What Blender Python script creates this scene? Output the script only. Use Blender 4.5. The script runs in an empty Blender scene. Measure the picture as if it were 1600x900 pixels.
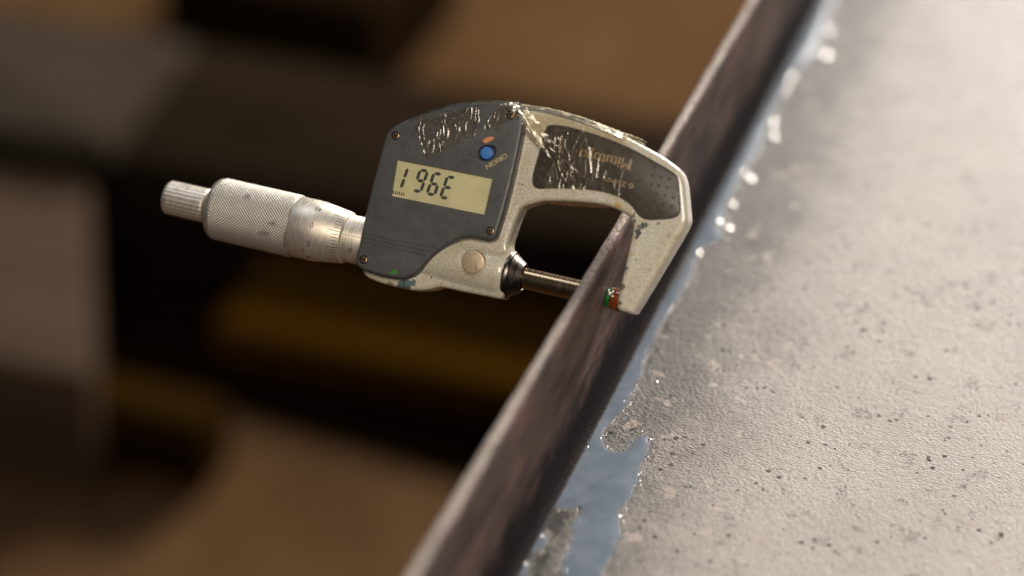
import bpy, bmesh, math, random
from mathutils import Vector, Matrix, noise
random.seed(7)
S = 0.001                                   # everything below is written in millimetres
scene = bpy.context.scene
col = scene.collection
radians = math.radians

# ------------------------------------------------------------------ camera
RC = ((0.9430664740629986, 0.3300134148368587, 0.04143394171568311),
      (-0.21630553125691662, 0.5139031890571365, 0.8301297666175861),
      (0.2526609242562971, -0.7918299427936659, 0.5560285955320403))   # rows: camera right, up, back
CAM = Vector((130.60754847, -502.25092999, 390.67378037))
FPX = 3281.9757902995725
ZA = 42.50830594549104                      # height of the measuring axis over the plate
HF = 57.36                                  # flange height
TH = 3.96                                   # sheet thickness
TAU = radians(55.446)                       # lean of the micrometer about its own axis

cam_data = bpy.data.cameras.new('camera')
cam = bpy.data.objects.new('camera', cam_data)
col.objects.link(cam)
scene.camera = cam
m3 = Matrix(RC).transposed()
m4 = m3.to_4x4()
m4.translation = CAM * S
cam.matrix_world = m4
cam_data.sensor_width = 36
cam_data.lens = FPX / 1600 * 36
cam_data.clip_start = 0.01
cam_data.clip_end = 60
cam_data.dof.use_dof = True
cam_data.dof.focus_distance = 0.636
cam_data.dof.aperture_fstop = 3.5
cam_data.dof.aperture_blades = 0

# ------------------------------------------------------------------ world, lamps, exposure
world = bpy.data.worlds.new('World')
scene.world = world
world.use_nodes = True
bg = world.node_tree.nodes['Background']
bg.inputs[0].default_value = (0.80, 0.86, 1.0, 1)
bg.inputs[1].default_value = 0.035

def area(name, loc, target, sx, sy, power, color):
    d = bpy.data.lights.new(name, 'AREA')
    d.shape = 'RECTANGLE'; d.size = sx; d.size_y = sy; d.energy = power; d.color = color
    o = bpy.data.objects.new(name, d); col.objects.link(o)
    o.location = loc
    o.rotation_euler = (Vector(target) - Vector(loc)).to_track_quat('-Z', 'Y').to_euler()
    return o
area('doorway_light', (0.66, 4.6, 1.85), (0.05, 0.1, 0), 1.9, 1.4, 600, (1.0, 0.945, 0.88))
area('overhead_fill', (-0.9, 0.5, 2.0), (0, 0.1, 0), 0.8, 0.8, 16, (0.84, 0.91, 1.0))  # soft cool overhead fill, added without a visible fixture
area('fill_light', (0.42, -0.85, 0.95), (0, 0, 0.05), 0.5, 0.4, 14.5, (1.0, 0.89, 0.75))  # front fill lamp added near the camera to brighten the micrometer's face
scene.view_settings.view_transform = 'Standard'
scene.view_settings.look = 'None'
scene.view_settings.exposure = 0.0
scene.view_settings.gamma = 1.0
scene.view_settings.use_curve_mapping = False
scene.cycles.use_denoising = True
scene.cycles.max_bounces = 8
scene.cycles.transparent_max_bounces = 16

# ------------------------------------------------------------------ pixel helpers
def ray(x, y):
    c = Vector(((x - 800) / FPX, (450 - y) / FPX, -1))
    return m3 @ c
def at_z(x, y, z=0.0):                      # world point (mm) where the sight line meets height z
    r = ray(x, y); s = (z - CAM.z) / r.z
    return CAM + r * s
ML = Matrix(((1, 0, 0), (0, math.cos(TAU), -math.sin(TAU)), (0, math.sin(TAU), math.cos(TAU))))
MLT = ML.transposed()
CL = MLT @ (CAM - Vector((0, 0, ZA)))
def F(x, y, w):                             # the same on the micrometer's own face planes (u, v)
    r = MLT @ ray(x, y); s = (w - CL.z) / r.z
    p = CL + r * s
    return (p.x, p.y)
def Z1(x, y, w): return F(540 + x / 5.327, 140 + y / 5.327, w)
def Z2(x, y, w): return F(540 + x / 5.327, 300 + y / 5.327, w)
def Z3(x, y, w): return F(780 + x / 5.0, 150 + y / 5.0, w)
def Z4(x, y, w): return F(780 + x / 5.0, 320 + y / 5.0, w)

# ------------------------------------------------------------------ mesh helpers
def finish(me, mat, angle=32):
    for p in me.polygons: p.use_smooth = True
    me.set_sharp_from_angle(angle=radians(angle))
    for m in (mat if isinstance(mat, (list, tuple)) else [mat]): me.materials.append(m)

def link(name, me, parent=None):
    o = bpy.data.objects.new(name, me); col.objects.link(o)
    if parent is not None: o.parent = parent
    return o

class MB:
    def __init__(s): s.v = []; s.f = []
    def add(s, vs, fs):
        b = len(s.v); s.v += [tuple(p) for p in vs]; s.f += [tuple(i + b for i in q) for q in fs]; return s
    def mesh_mm(s, name='m'):
        me = bpy.data.meshes.new(name); me.from_pydata(s.v, [], s.f)
        bm = bmesh.new(); bm.from_mesh(me)
        bmesh.ops.remove_doubles(bm, verts=bm.verts, dist=1e-4)
        bmesh.ops.recalc_face_normals(bm, faces=bm.faces)
        bm.to_mesh(me); bm.free(); return me
    def build(s, name, mat, parent=None, angle=32, recalc=True):
        me = s.mesh_mm(name) if recalc else None
        if me is None:
            me = bpy.data.meshes.new(name); me.from_pydata(s.v, [], s.f)
        me.transform(Matrix.Scale(S, 4)); finish(me, mat, angle)
        return link(name, me, parent)

def chaikin(pts, n=2, q=0.25):
    for _ in range(n):
        out = []
        for i in range(len(pts)):
            a, b = pts[i], pts[(i + 1) % len(pts)]
            out.append((a[0] + (b[0] - a[0]) * q, a[1] + (b[1] - a[1]) * q))
            out.append((a[0] + (b[0] - a[0]) * (1 - q), a[1] + (b[1] - a[1]) * (1 - q)))
        pts = out
    return pts
def signed_area(p):
    return 0.5 * sum(p[i][0] * p[(i + 1) % len(p)][1] - p[(i + 1) % len(p)][0] * p[i][1] for i in range(len(p)))
def offset(p, d):                           # positive d shrinks a counter-clockwise outline
    n = len(p); out = []
    for i in range(n):
        a, b, c = p[i - 1], p[i], p[(i + 1) % n]
        t1 = Vector((b[0] - a[0], b[1] - a[1])); t2 = Vector((c[0] - b[0], c[1] - b[1]))
        if t1.length < 1e-9 or t2.length < 1e-9: t1 = t1 if t1.length > t2.length else t2; t2 = t1
        t1 = t1.normalized(); t2 = t2.normalized()
        n1 = Vector((-t1.y, t1.x)); n2 = Vector((-t2.y, t2.x))
        m = n1 + n2
        if m.length < 1e-6: m = n1.copy()
        m.normalize()
        k = 1 / max(0.5, m.dot(n1))
        out.append((b[0] + m.x * d * k, b[1] + m.y * d * k))
    return out
def prism(mb, outline, w0, w1, bevel=0.0, seg=4, back_bevel=0.0):
    p = list(outline)
    if signed_area(p) < 0: p.reverse()
    rings = []
    if back_bevel > 0:
        for k in range(seg):
            a = math.pi / 2 * k / seg
            rings.append((offset(p, back_bevel * (1 - math.sin(a))), w0 + back_bevel * (1 - math.cos(a))))
        rings.append((p, w0 + back_bevel))
    else: rings.append((p, w0))
    if bevel > 0:
        rings.append((p, w1 - bevel))
        for k in range(1, seg + 1):
            a = math.pi / 2 * k / seg
            rings.append((offset(p, bevel * (1 - math.cos(a))), w1 - bevel * (1 - math.sin(a))))
    else: rings.append((p, w1))
    n = len(p); vs = []; fs = []
    for q, w in rings: vs += [(a, b, w) for a, b in q]
    for r in range(len(rings) - 1):
        for i in range(n):
            j = (i + 1) % n
            fs.append((r * n + i, r * n + j, (r + 1) * n + j, (r + 1) * n + i))
    fs.append(tuple(reversed(range(n)))); fs.append(tuple((len(rings) - 1) * n + i for i in range(n)))
    mb.add(vs, fs); return mb
def lathe(mb, prof, n=96, rad=None, cap=True):   # prof: (u, r) along the measuring axis
    vs = []; fs = []
    for k, (u, r) in enumerate(prof):
        for i in range(n):
            a = 2 * math.pi * i / n
            rr = r if rad is None else rad(u, a, r)
            vs.append((u, rr * math.sin(a), rr * math.cos(a)))
    for k in range(len(prof) - 1):
        for i in range(n):
            j = (i + 1) % n
            fs.append((k * n + i, k * n + j, (k + 1) * n + j, (k + 1) * n + i))
    if cap:
        fs.append(tuple(range(n))); fs.append(tuple(reversed([(len(prof) - 1) * n + i for i in range(n)])))
    mb.add(vs, fs); return mb
def disc_outline(c, r, n=28): return [(c[0] + r * math.cos(2 * math.pi * i / n), c[1] + r * math.sin(2 * math.pi * i / n)) for i in range(n)]
def box(mb, lo, hi):
    x0, y0, z0 = lo; x1, y1, z1 = hi
    mb.add([(x0, y0, z0), (x1, y0, z0), (x1, y1, z0), (x0, y1, z0), (x0, y0, z1), (x1, y0, z1), (x1, y1, z1), (x0, y1, z1)],
           [(0, 3, 2, 1), (4, 5, 6, 7), (0, 1, 5, 4), (1, 2, 6, 5), (2, 3, 7, 6), (3, 0, 4, 7)]); return mb
def evaluated(o):
    dg = bpy.context.evaluated_depsgraph_get(); dg.update()
    me = bpy.data.meshes.new_from_object(o.evaluated_get(dg)); return me
def carve(me_base, cutters):                # boolean difference in millimetres
    o = link('carve_work', me_base); cs = []
    for c in cutters:
        oc = link('cutter_work', c.mesh_mm()); cs.append(oc)
        md = o.modifiers.new('b', 'BOOLEAN'); md.operation = 'DIFFERENCE'; md.object = oc; md.solver = 'EXACT'
    me = evaluated(o)
    for x in cs + [o]: bpy.data.objects.remove(x)
    return me
def text_mesh(txt, size):                   # flat lettering as vertices and faces, centred, in mm
    cu = bpy.data.curves.new('t', 'FONT'); cu.body = txt; cu.size = size
    cu.align_x = 'CENTER'; cu.align_y = 'CENTER'; cu.resolution_u = 4
    o = bpy.data.objects.new('text_work', cu); col.objects.link(o)
    me = evaluated(o); bpy.data.objects.remove(o)
    return [tuple(v.co) for v in me.vertices], [tuple(p.vertices) for p in me.polygons]
def face_text(name, txt, size, c, ang, w, mat, parent, sx=1.0, bold=0.0, keep=None):
    vs, fs = text_mesh(txt, size); mb = MB()
    ca, sa = math.cos(ang), math.sin(ang)
    for dx in ([0] if not bold else [-bold, 0, bold]):
        mb.add([(c[0] + (x * sx + dx) * ca - y * sa, c[1] + (x * sx + dx) * sa + y * ca, w + abs(dx) * 0.05) for x, y, z in vs], fs)
    return mb.build(name, mat, parent, recalc=False)

# ------------------------------------------------------------------ material helpers
class NT:
    def __init__(s, name):
        s.m = bpy.data.materials.new(name); s.m.use_nodes = True
        s.t = s.m.node_tree; s.n = s.t.nodes; s.l = s.t.links
        s.b = s.n['Principled BSDF']; s.out = s.n['Material Output']
        tc = s.n.new('ShaderNodeTexCoord'); sc = s.n.new('ShaderNodeVectorMath'); sc.operation = 'SCALE'
        sc.inputs['Scale'].default_value = 1000.0
        s.l.new(tc.outputs['Object'], sc.inputs[0]); s.co = sc.outputs[0]      # object space in mm
    def set(s, **k):
        for a, v in k.items():
            i = s.b.inputs[a.replace('_', ' ')]
            if hasattr(v, 'is_linked') or hasattr(v, 'links'): s.l.new(v, i)
            else: i.default_value = v if not isinstance(v, tuple) or len(v) == 4 else (*v, 1)
        return s
    def noise(s, scale, detail=3, rough=0.55, vec=None, dist=0.0):
        n = s.n.new('ShaderNodeTexNoise'); n.inputs['Scale'].default_value = scale
        n.inputs['Detail'].default_value = detail; n.inputs['Roughness'].default_value = rough; n.inputs['Distortion'].default_value = dist
        s.l.new(vec if vec is not None else s.co, n.inputs['Vector']); return n.outputs['Fac']
    def noisec(s, scale, detail=3):
        n = s.n.new('ShaderNodeTexNoise'); n.inputs['Scale'].default_value = scale; n.inputs['Detail'].default_value = detail
        s.l.new(s.co, n.inputs['Vector']); return n.outputs['Color']
    def voro(s, scale, feature='F1', vec=None, rnd=1.0, out='Distance'):
        n = s.n.new('ShaderNodeTexVoronoi'); n.feature = feature; n.inputs['Scale'].default_value = scale
        n.inputs['Randomness'].default_value = rnd
        s.l.new(vec if vec is not None else s.co, n.inputs['Vector']); return n.outputs[out]
    def ramp(s, fac, a, b, lo=0.0, hi=1.0):
        n = s.n.new('ShaderNodeMapRange'); n.clamp = True; n.interpolation_type = 'SMOOTHSTEP'
        n.inputs[1].default_value = a; n.inputs[2].default_value = b; n.inputs[3].default_value = lo; n.inputs[4].default_value = hi
        s.l.new(fac, n.inputs[0]); return n.outputs[0]
    def math(s, op, a, b=0.0, c=None):
        n = s.n.new('ShaderNodeMath'); n.operation = op
        for i, v in enumerate((a, b) if c is None else (a, b, c)):
            if hasattr(v, 'links'): s.l.new(v, n.inputs[i])
            else: n.inputs[i].default_value = v
        return n.outputs[0]
    def vmul(s, vec, k):
        n = s.n.new('ShaderNodeVectorMath'); n.operation = 'MULTIPLY'; n.inputs[1].default_value = k
        s.l.new(vec, n.inputs[0]); return n.outputs[0]
    def vadd(s, a, b):
        n = s.n.new('ShaderNodeVectorMath'); n.operation = 'ADD'; s.l.new(a, n.inputs[0])
        if hasattr(b, 'links'): s.l.new(b, n.inputs[1])
        else: n.inputs[1].default_value = b
        return n.outputs[0]
    def sep(s, vec):
        n = s.n.new('ShaderNodeSeparateXYZ'); s.l.new(vec, n.inputs[0]); return n.outputs
    def dist(s, vec, p):
        n = s.n.new('ShaderNodeVectorMath'); n.operation = 'DISTANCE'; s.l.new(vec, n.inputs[0]); n.inputs[1].default_value = p
        return n.outputs['Value']
    def mix(s, fac, a, b):
        n = s.n.new('ShaderNodeMix'); n.data_type = 'RGBA'
        if hasattr(fac, 'links'): s.l.new(fac, n.inputs[0])
        else: n.inputs[0].default_value = fac
        for i, v in ((6, a), (7, b)):
            if hasattr(v, 'links'): s.l.new(v, n.inputs[i])
            else: n.inputs[i].default_value = (*v, 1)
        return n.outputs[2]
    def bump(s, h, strength=0.5, distance=0.1, normal=None):
        n = s.n.new('ShaderNodeBump'); n.inputs['Strength'].default_value = strength
        n.inputs['Distance'].default_value = distance * S
        s.l.new(h, n.inputs['Height'])
        if normal is not None: s.l.new(normal, n.inputs['Normal'])
        return n.outputs['Normal']
    def stains(s, base, items, nscale=0.9, amp=1.3):      # marks of their own shape: (u, v, w, radius, colour, strength)
        wv = s.vadd(s.co, s.vmul(s.vadd(s.noisec(nscale, 5), (-.5, -.5, -.5)), (amp * 2, amp * 2, 0)))
        for (u, v, w, r, c, k) in items:
            d = s.dist(wv, (u, v, w)); base = s.mix(s.ramp(d, r * 1.05, r * 0.75, 0, k), base, c)
        return base

def simple(name, color, rough, metal=0.0, var=0.15, nscale=0.6, bump=0.0, bscale=3.0, coat=0.0):
    t = NT(name); n = t.noise(nscale, 4)
    c = t.mix(n, tuple(x * (1 - var) for x in color), tuple(min(1, x * (1 + var)) for x in color))
    t.set(Base_Color=c, Roughness=t.ramp(t.noise(nscale * 2.3, 4), 0.3, 0.7, rough * 0.8, min(1, rough * 1.25)), Metallic=metal, Coat_Weight=coat)
    if bump: t.set(Normal=t.bump(t.noise(bscale, 4), bump, 0.08))
    return t.m

# ================================================================== setting: sheet steel, floor, beams
def steel_material():
    t = NT('mill_scale_steel'); x, y, z = t.sep(t.co)
    big = t.noise(0.022, 5, 0.6); mid = t.noise(0.09, 5, 0.6); fine = t.noise(0.9, 5, 0.65)
    plate = t.mix(t.ramp(big, 0.3, 0.7), (0.222, 0.180, 0.140), (0.298, 0.254, 0.206))
    plate = t.mix(t.ramp(mid, 0.42, 0.72, 0, 0.65), plate, (0.25, 0.185, 0.15))
    plate = t.mix(t.ramp(fine, 0.40, 0.62, 0, 0.6), plate, (0.17, 0.15, 0.13))
    scr = t.noise(0.55, 4, 0.7, vec=t.vmul(t.co, (1.6, 0.06, 1)))
    plate = t.mix(t.ramp(scr, 0.60, 0.72, 0, 0.35), plate, (0.16, 0.13, 0.11))
    plate = t.mix(t.ramp(t.noise(0.07, 6, 0.7), 0.58, 0.70, 0, 0.4), plate, (0.20, 0.12, 0.075))
    # oily wet stain running along the bend, with a ragged border
    wetd = t.math('ADD', x, t.math('MULTIPLY', t.math('SUBTRACT', t.noise(0.055, 6, 0.62), 0.5), 62.0))
    wet = t.ramp(wetd, 40.0, 12.0)
    broad = t.ramp(wetd, 66.0, 14.0)
    plate = t.mix(t.math('MULTIPLY', broad, 0.70), plate, (0.095, 0.08, 0.07))
    plate = t.mix(t.math('MULTIPLY', wet, 0.88), plate, (0.055, 0.045, 0.04))
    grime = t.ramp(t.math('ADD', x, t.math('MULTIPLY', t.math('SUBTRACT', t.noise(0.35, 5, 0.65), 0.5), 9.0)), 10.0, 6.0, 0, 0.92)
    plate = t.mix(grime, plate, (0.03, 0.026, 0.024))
    # flakes of bare pinkish steel inside the stain
    fl = t.ramp(t.noise(0.12, 4, 0.5), 0.60, 0.66)
    plate = t.mix(t.math('MULTIPLY', fl, t.ramp(wetd, 70.0, 25.0, 0.12, 0.7)), plate, (0.33, 0.26, 0.21))
    # rolled-in pits: sparse dark specks in clusters
    warp = t.vadd(t.co, t.vmul(t.noisec(0.7, 3), (1.6, 1.6, 0)))
    clus = t.ramp(t.noise(0.05, 3), 0.42, 0.64, 0.045, 0.23)
    sp1 = t.math('LESS_THAN', t.voro(0.24, vec=warp), t.math('MULTIPLY', clus, 0.9))
    crk = t.math('LESS_THAN', t.math('ABSOLUTE', t.math('SUBTRACT', t.noise(0.85, 3, 0.6), 0.5)), 0.022)
    sp2 = t.math('MULTIPLY', crk, t.ramp(t.noise(0.11, 5, 0.65), 0.58, 0.625))
    spk = t.math('MULTIPLY', t.math('MAXIMUM', sp1, sp2), t.ramp(t.noise(1.6, 3), 0.34, 0.46))
    plate = t.mix(t.math('MULTIPLY', spk, 0.92), plate, (0.035, 0.026, 0.022))
    # flange: brown violet scale with streaks along the bend
    sv = t.vmul(t.co, (1.0, 0.10, 0.55))
    st = t.noise(0.22, 5, 0.6, vec=sv); st2 = t.noise(0.8, 5, 0.65, vec=sv)
    fl_c = t.mix(t.ramp(st, 0.35, 0.65), (0.058, 0.044, 0.044), (0.15, 0.095, 0.084))
    fl_c = t.mix(t.ramp(st2, 0.45, 0.75, 0, 0.6), fl_c, (0.042, 0.036, 0.037))
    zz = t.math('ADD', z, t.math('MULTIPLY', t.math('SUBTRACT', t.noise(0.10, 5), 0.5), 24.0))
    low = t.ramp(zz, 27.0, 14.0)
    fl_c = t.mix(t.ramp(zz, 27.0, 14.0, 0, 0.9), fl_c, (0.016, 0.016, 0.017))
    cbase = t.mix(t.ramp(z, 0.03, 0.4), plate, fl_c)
    # sheared top edge: bare metal
    zt = t.math('ADD', z, t.math('MULTIPLY', t.math('SUBTRACT', t.noise(0.7, 4), 0.5), 1.2))
    top = t.math('MULTIPLY', t.ramp(zt, HF - 1.1, HF - 0.45), t.ramp(t.math('ADD', x, t.math('MULTIPLY', t.math('SUBTRACT', t.noise(0.45, 4), 0.5), 2.2)), -0.7, -1.5))
    edge_c = t.mix(t.ramp(t.noise(1.1, 5, vec=t.vmul(t.co, (1.4, 0.5, 1))), 0.35, 0.7), (0.34, 0.295, 0.26), (0.16, 0.125, 0.10))
    cbase = t.mix(top, cbase, edge_c)
    t.set(Base_Color=cbase)
    met = t.math('MULTIPLY', top, 0.25)
    t.set(Metallic=met)
    r_plate = t.math('SUBTRACT', t.ramp(t.noise(0.5, 4), 0.3, 0.7, 0.42, 0.52), t.math('MULTIPLY', wet, 0.12))
    r = t.n.new('ShaderNodeMix'); t.l.new(t.ramp(z, 0.15, 1.2), r.inputs[0]); t.l.new(r_plate, r.inputs[2])
    t.l.new(t.ramp(st2, 0.3, 0.7, 0.48, 0.62), r.inputs[3])
    t.set(Roughness=r.outputs[0], Specular_IOR_Level=t.math('MULTIPLY', t.math('MULTIPLY', t.ramp(z, 0.05, 0.6, 0.47, 0.15), t.math('SUBTRACT', 1.0, t.math('MULTIPLY', low, t.ramp(z, 0.05, 0.6, 0.0, 0.85)))), t.math('SUBTRACT', 1.0, t.math('MAXIMUM', t.math('MAXIMUM', t.math('MULTIPLY', spk, 0.9), t.math('MULTIPLY', grime, 0.9)), t.math('MULTIPLY', broad, 0.4)))))
    gv = t.vmul(t.co, (0.8, 1.5, 1.0))
    h = t.math('ADD', t.math('MULTIPLY', t.noise(1.0, 3, 0.6, vec=gv), 1.3), t.math('MULTIPLY', t.noise(0.35, 3, 0.6), 0.9))
    h = t.math('SUBTRACT', h, t.math('MULTIPLY', spk, 0.6))
    hz = t.math('MULTIPLY', h, t.ramp(z, 2.0, 6.0, 1.0, 0.35))
    t.set(Normal=t.bump(hz, 1.0, 0.85))
    return t.m
STEEL = steel_material()

def sheet_profile():
    ri, ro = 3.2, 3.2 + TH
    inner = [(420.0, 0.0)]
    xs = [220, 130, 80, 50, 30, 18, 10, 6]
    inner += [(x, 0.0) for x in xs]
    for k in range(9):
        a = math.pi / 2 * k / 8
        inner.append((ri - ri * math.sin(a), ri - ri * math.cos(a)))
    for z in (9, 16, 24, 32, 40, 48, HF - 1.5): inner.append((0.0, z))
    top = [(-0.06, HF - 0.75), (-0.32, HF - 0.25), (-0.9, HF), (-TH / 2, HF + 0.04), (-TH + 0.7, HF - 0.02), (-TH + 0.2, HF - 0.3), (-TH, HF - 0.9)]
    outer = [(-TH, z) for z in (48, 30, 12)]
    for k in range(9):
        a = math.pi / 2 * (1 - k / 8)
        outer.append((ri - ro * math.sin(a), ri - ro * math.cos(a)))
    outer += [(60, -TH), (420, -TH)]
    return inner + top + outer
def build_sheet():
    prof = sheet_profile(); n = len(prof); mb = MB(); ys = [-330 + 4 * i for i in range(int(1130 / 4) + 1)]
    vs = []; fs = []
    for y in ys:
        for (x, z) in prof:
            dx = dz = 0.0
            if z > HF - 2.0:
                dx = 0.22 * (noise.noise(Vector((y * 0.11, x, 3.1)))); dz = 0.25 * noise.noise(Vector((y * 0.12, x * 0.5, 8.0)))
            vs.append((x + dx, y, z + dz))
    for j in range(len(ys) - 1):
        for i in range(n):
            k = (i + 1) % n
            fs.append((j * n + i, j * n + k, (j + 1) * n + k, (j + 1) * n + i))
    fs.append(tuple(range(n))); fs.append(tuple(reversed([(len(ys) - 1) * n + i for i in range(n)])))
    mb.add(vs, fs)
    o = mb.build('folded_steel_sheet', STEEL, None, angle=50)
    o['label'] = 'long brown steel sheet with its edge folded up, clamped by the micrometer'
    o['category'] = 'steel sheet'
    return o
sheet = build_sheet()

# floor and the beams far below, all out of focus
FZ = -700.0
def floor_material():
    t = NT('dusty_floor'); a = t.noise(0.004, 4); b = t.noise(0.02, 5)
    c = t.mix(t.ramp(a, 0.3, 0.7), (0.056, 0.029, 0.0125), (0.080, 0.044, 0.021))
    c = t.mix(t.ramp(b, 0.4, 0.75, 0, 0.4), c, (0.026, 0.013, 0.006))
    t.set(Base_Color=c, Roughness=0.95, Specular_IOR_Level=0.0, Normal=t.bump(b, 0.4, 3.0)); return t.m
def timber(name, c1, c2, rough=0.7):
    t = NT(name); g = t.noise(0.03, 5, 0.6, vec=t.vmul(t.co, (0.12, 1, 1)))
    c = t.mix(t.ramp(g, 0.3, 0.7), c1, c2)
    t.set(Base_Color=c, Roughness=rough, Specular_IOR_Level=0.0, Normal=t.bump(g, 0.4, 2.0)); return t.m
M_FLOOR = floor_material()
M_AMBER = timber('amber_timber', (0.040, 0.0170, 0.0016), (0.058, 0.0245, 0.0024))
M_GREYB = timber('rusty_beam', (0.008, 0.0050, 0.0030), (0.017, 0.0115, 0.0075), 0.6)
fl = MB(); fl.add([(-4000, -1500, FZ), (4000, -1500, FZ), (4000, 6000, FZ), (-4000, 6000, FZ)], [(0, 1, 2, 3)])
flo = fl.build('floor', M_FLOOR); flo['kind'] = 'structure'

def beam(name, pa, pb, ztop, depth, height, mat, label, cat, ext=(0, 0)):
    """a squared beam whose near top edge runs from pixel pa to pixel pb at height ztop"""
    a = at_z(*pa, ztop); b = at_z(*pb, ztop); d = (b - a); L = d.length; d.normalize()
    ang = math.atan2(d.y, d.x); mb = MB(); bv = 6.0
    out = [(0 - ext[0], 0), (L + ext[1], 0), (L + ext[1], depth), (0 - ext[0], depth)]
    prism(mb, chaikin(out, 1, 0.004), -height, 0, bv, 3, bv)
    me = mb.mesh_mm(name); me.transform(Matrix.Scale(S, 4)); finish(me, mat)
    o = link(name, me); o.location = a * S; o.rotation_euler = (0, 0, ang)
    o['label'] = label; o['category'] = cat
    return o
beam('steel_beam', (0, 215), (900, 372), FZ + 125, 230, 123, M_GREYB, 'wide blurred dark brown beam crossing behind the micrometer', 'beam', (300, 700))
beam('timber_beam', (330, 505), (800, 606), FZ + 52, 140, 43, M_AMBER, 'blurred amber timber seen below the micrometer spindle', 'timber', (0, 500))
beam('timber_block', (0, 598), (318, 672), FZ + 66, 48, 64, timber('dark_amber_timber', (0.013, 0.0062, 0.0010), (0.021, 0.0098, 0.0016)), 'blurred dark amber timber end at lower left of the floor', 'timber', (400, 0))
M_SHADE = timber('painted_shade', (0.004, 0.0018, 0.0006), (0.006, 0.003, 0.001), 0.9)  # near-black sheet added on the floor, standing in for the beams' shade
shade_o = MB(); prism(shade_o, [tuple(at_z(x, y, FZ + 8).xy) for x, y in ((135, 570), (345, 625), (760, 748), (1250, 900), (1500, 700), (900, 470), (150, 340))], FZ + 1, FZ + 8, 2, 2)
shade_o = shade_o.build('shade_sheet', M_SHADE); shade_o['label'] = 'blurred dark sheet standing in for shade on the floor under the amber timber'; shade_o['category'] = 'mat'  # not a real mat: added sheet standing in for the beams' shade
slab = MB(); prism(slab, chaikin([tuple(at_z(x, y, FZ + 118).xy) for x, y in ((-120, 545), (146, 590), (138, 232), (-120, 180))], 1, 0.02), FZ + 2, FZ + 118, 4, 3)
slab = slab.build('pale_block', timber('pale_block', (0.042, 0.0265, 0.017), (0.066, 0.044, 0.030)), None); slab['label'] = 'blurred pale brown block at the left edge in front of the beam'; slab['category'] = 'block'
beam('grey_plank', (-40, 196), (170, 229), FZ + 150, 215, 24, timber('grey_plank', (0.024, 0.0175, 0.0125), (0.044, 0.034, 0.026)), 'blurred greyish plank lying on the left end of the dark beam', 'plank', (200, 0))
beam('dark_crate', (250, -45), (590, 18), FZ + 120, 260, 118, timber('black_crate', (0.008, 0.0042, 0.0018), (0.014, 0.008, 0.004)), 'blurred black crate standing behind the dark brown beam', 'crate')

# ================================================================== the puddle of cutting fluid in the bend
def coolant_material():
    t = NT('milky_cutting_fluid'); n = t.noise(0.08, 4, 0.6, dist=0.8)
    c = t.mix(t.ramp(n, 0.3, 0.7), (0.108, 0.132, 0.17), (0.148, 0.175, 0.215))
    sc = t.math('LESS_THAN', t.voro(0.32), 0.07)
    c = t.mix(t.math('MULTIPLY', sc, 0.7), c, (0.03, 0.03, 0.035))
    t.set(Base_Color=c, Roughness=t.ramp(t.noise(0.05, 3), 0.35, 0.7, 0.14, 0.28), Specular_IOR_Level=0.07,
          Normal=t.bump(t.noise(0.12, 2), 0.15, 0.5)); return t.m
M_COOL = coolant_material()
def drop_material():
    t = NT('clear_oil_drop'); t.set(Base_Color=t.mix(t.noise(0.5), (0.55, 0.52, 0.48), (0.7, 0.67, 0.63)), Roughness=0.10, Metallic=0.6, Specular_IOR_Level=0.9, Coat_Weight=1.0, Coat_Roughness=0.02); return t.m
M_DROP = drop_material()
def wet_material():
    t = NT('wet_grimy_steel'); t.set(Base_Color=t.mix(t.ramp(t.noise(0.9, 5, .65), .35, .65), (0.022, 0.018, 0.015), (0.07, 0.055, 0.042)), Specular_IOR_Level=0.25, Roughness=t.ramp(t.noise(1.5, 4), .35, .65, 0.25, 0.6),
        Normal=t.bump(t.noise(1.6, 4), 0.8, 0.5)); return t.m
M_WET = wet_material()
def pool_outline(px, wob=0.5, fine=True):
    p = []
    for x, y in px:
        q = at_z(x, y, 0.25); p.append((q.x, q.y))
    p = chaikin(p, 2)
    out = []
    for i in range(len(p)):                  # resample and roughen
        a = Vector(p[i]); b = Vector(p[(i + 1) % len(p)]); k = max(1, int((b - a).length / 0.9))
        for j in range(k):
            c = a + (b - a) * (j / k)
            d = Vector((noise.noise(Vector((c.x * .45, c.y * .45, 1.7))), noise.noise(Vector((c.x * .45, c.y * .45, 9.2))))) * wob
            d += Vector((noise.noise(Vector((c.x * 1.3, c.y * 1.3, 4.7))), noise.noise(Vector((c.x * 1.3, c.y * 1.3, 6.2))))) * wob * 0.8
            out.append((c.x + d.x, c.y + d.y))
    return out
def pool(name, px, label, h=0.14, wob=0.6):
    out = pool_outline(px, wob); mb = MB()
    if signed_area(out) < 0: out.reverse()
    prism(mb, out, 0.02, h, min(h - 0.02, 0.12), 4)
    o = mb.build(name, M_COOL, None, angle=60); o['label'] = label; o['category'] = 'puddle'
    rim = []
    for (a, b) in offset(out, -1.5):
        rim.append((a + 2.2 * noise.noise(Vector((a * .5, b * .5, 3))), b + 2.2 * noise.noise(Vector((a * .5, b * .5, 11)))))
    m2 = MB(); nn_ = len(out)
    m2.add([(a, b, 0.03) for a, b in offset(out, 0.3)] + [(a, b, 0.03) for a, b in rim], [(k, (k + 1) % nn_, nn_ + (k + 1) % nn_, nn_ + k) for k in range(nn_)])
    m2.build('wet_margin', M_WET, o, recalc=False)
    return o, out
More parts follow.
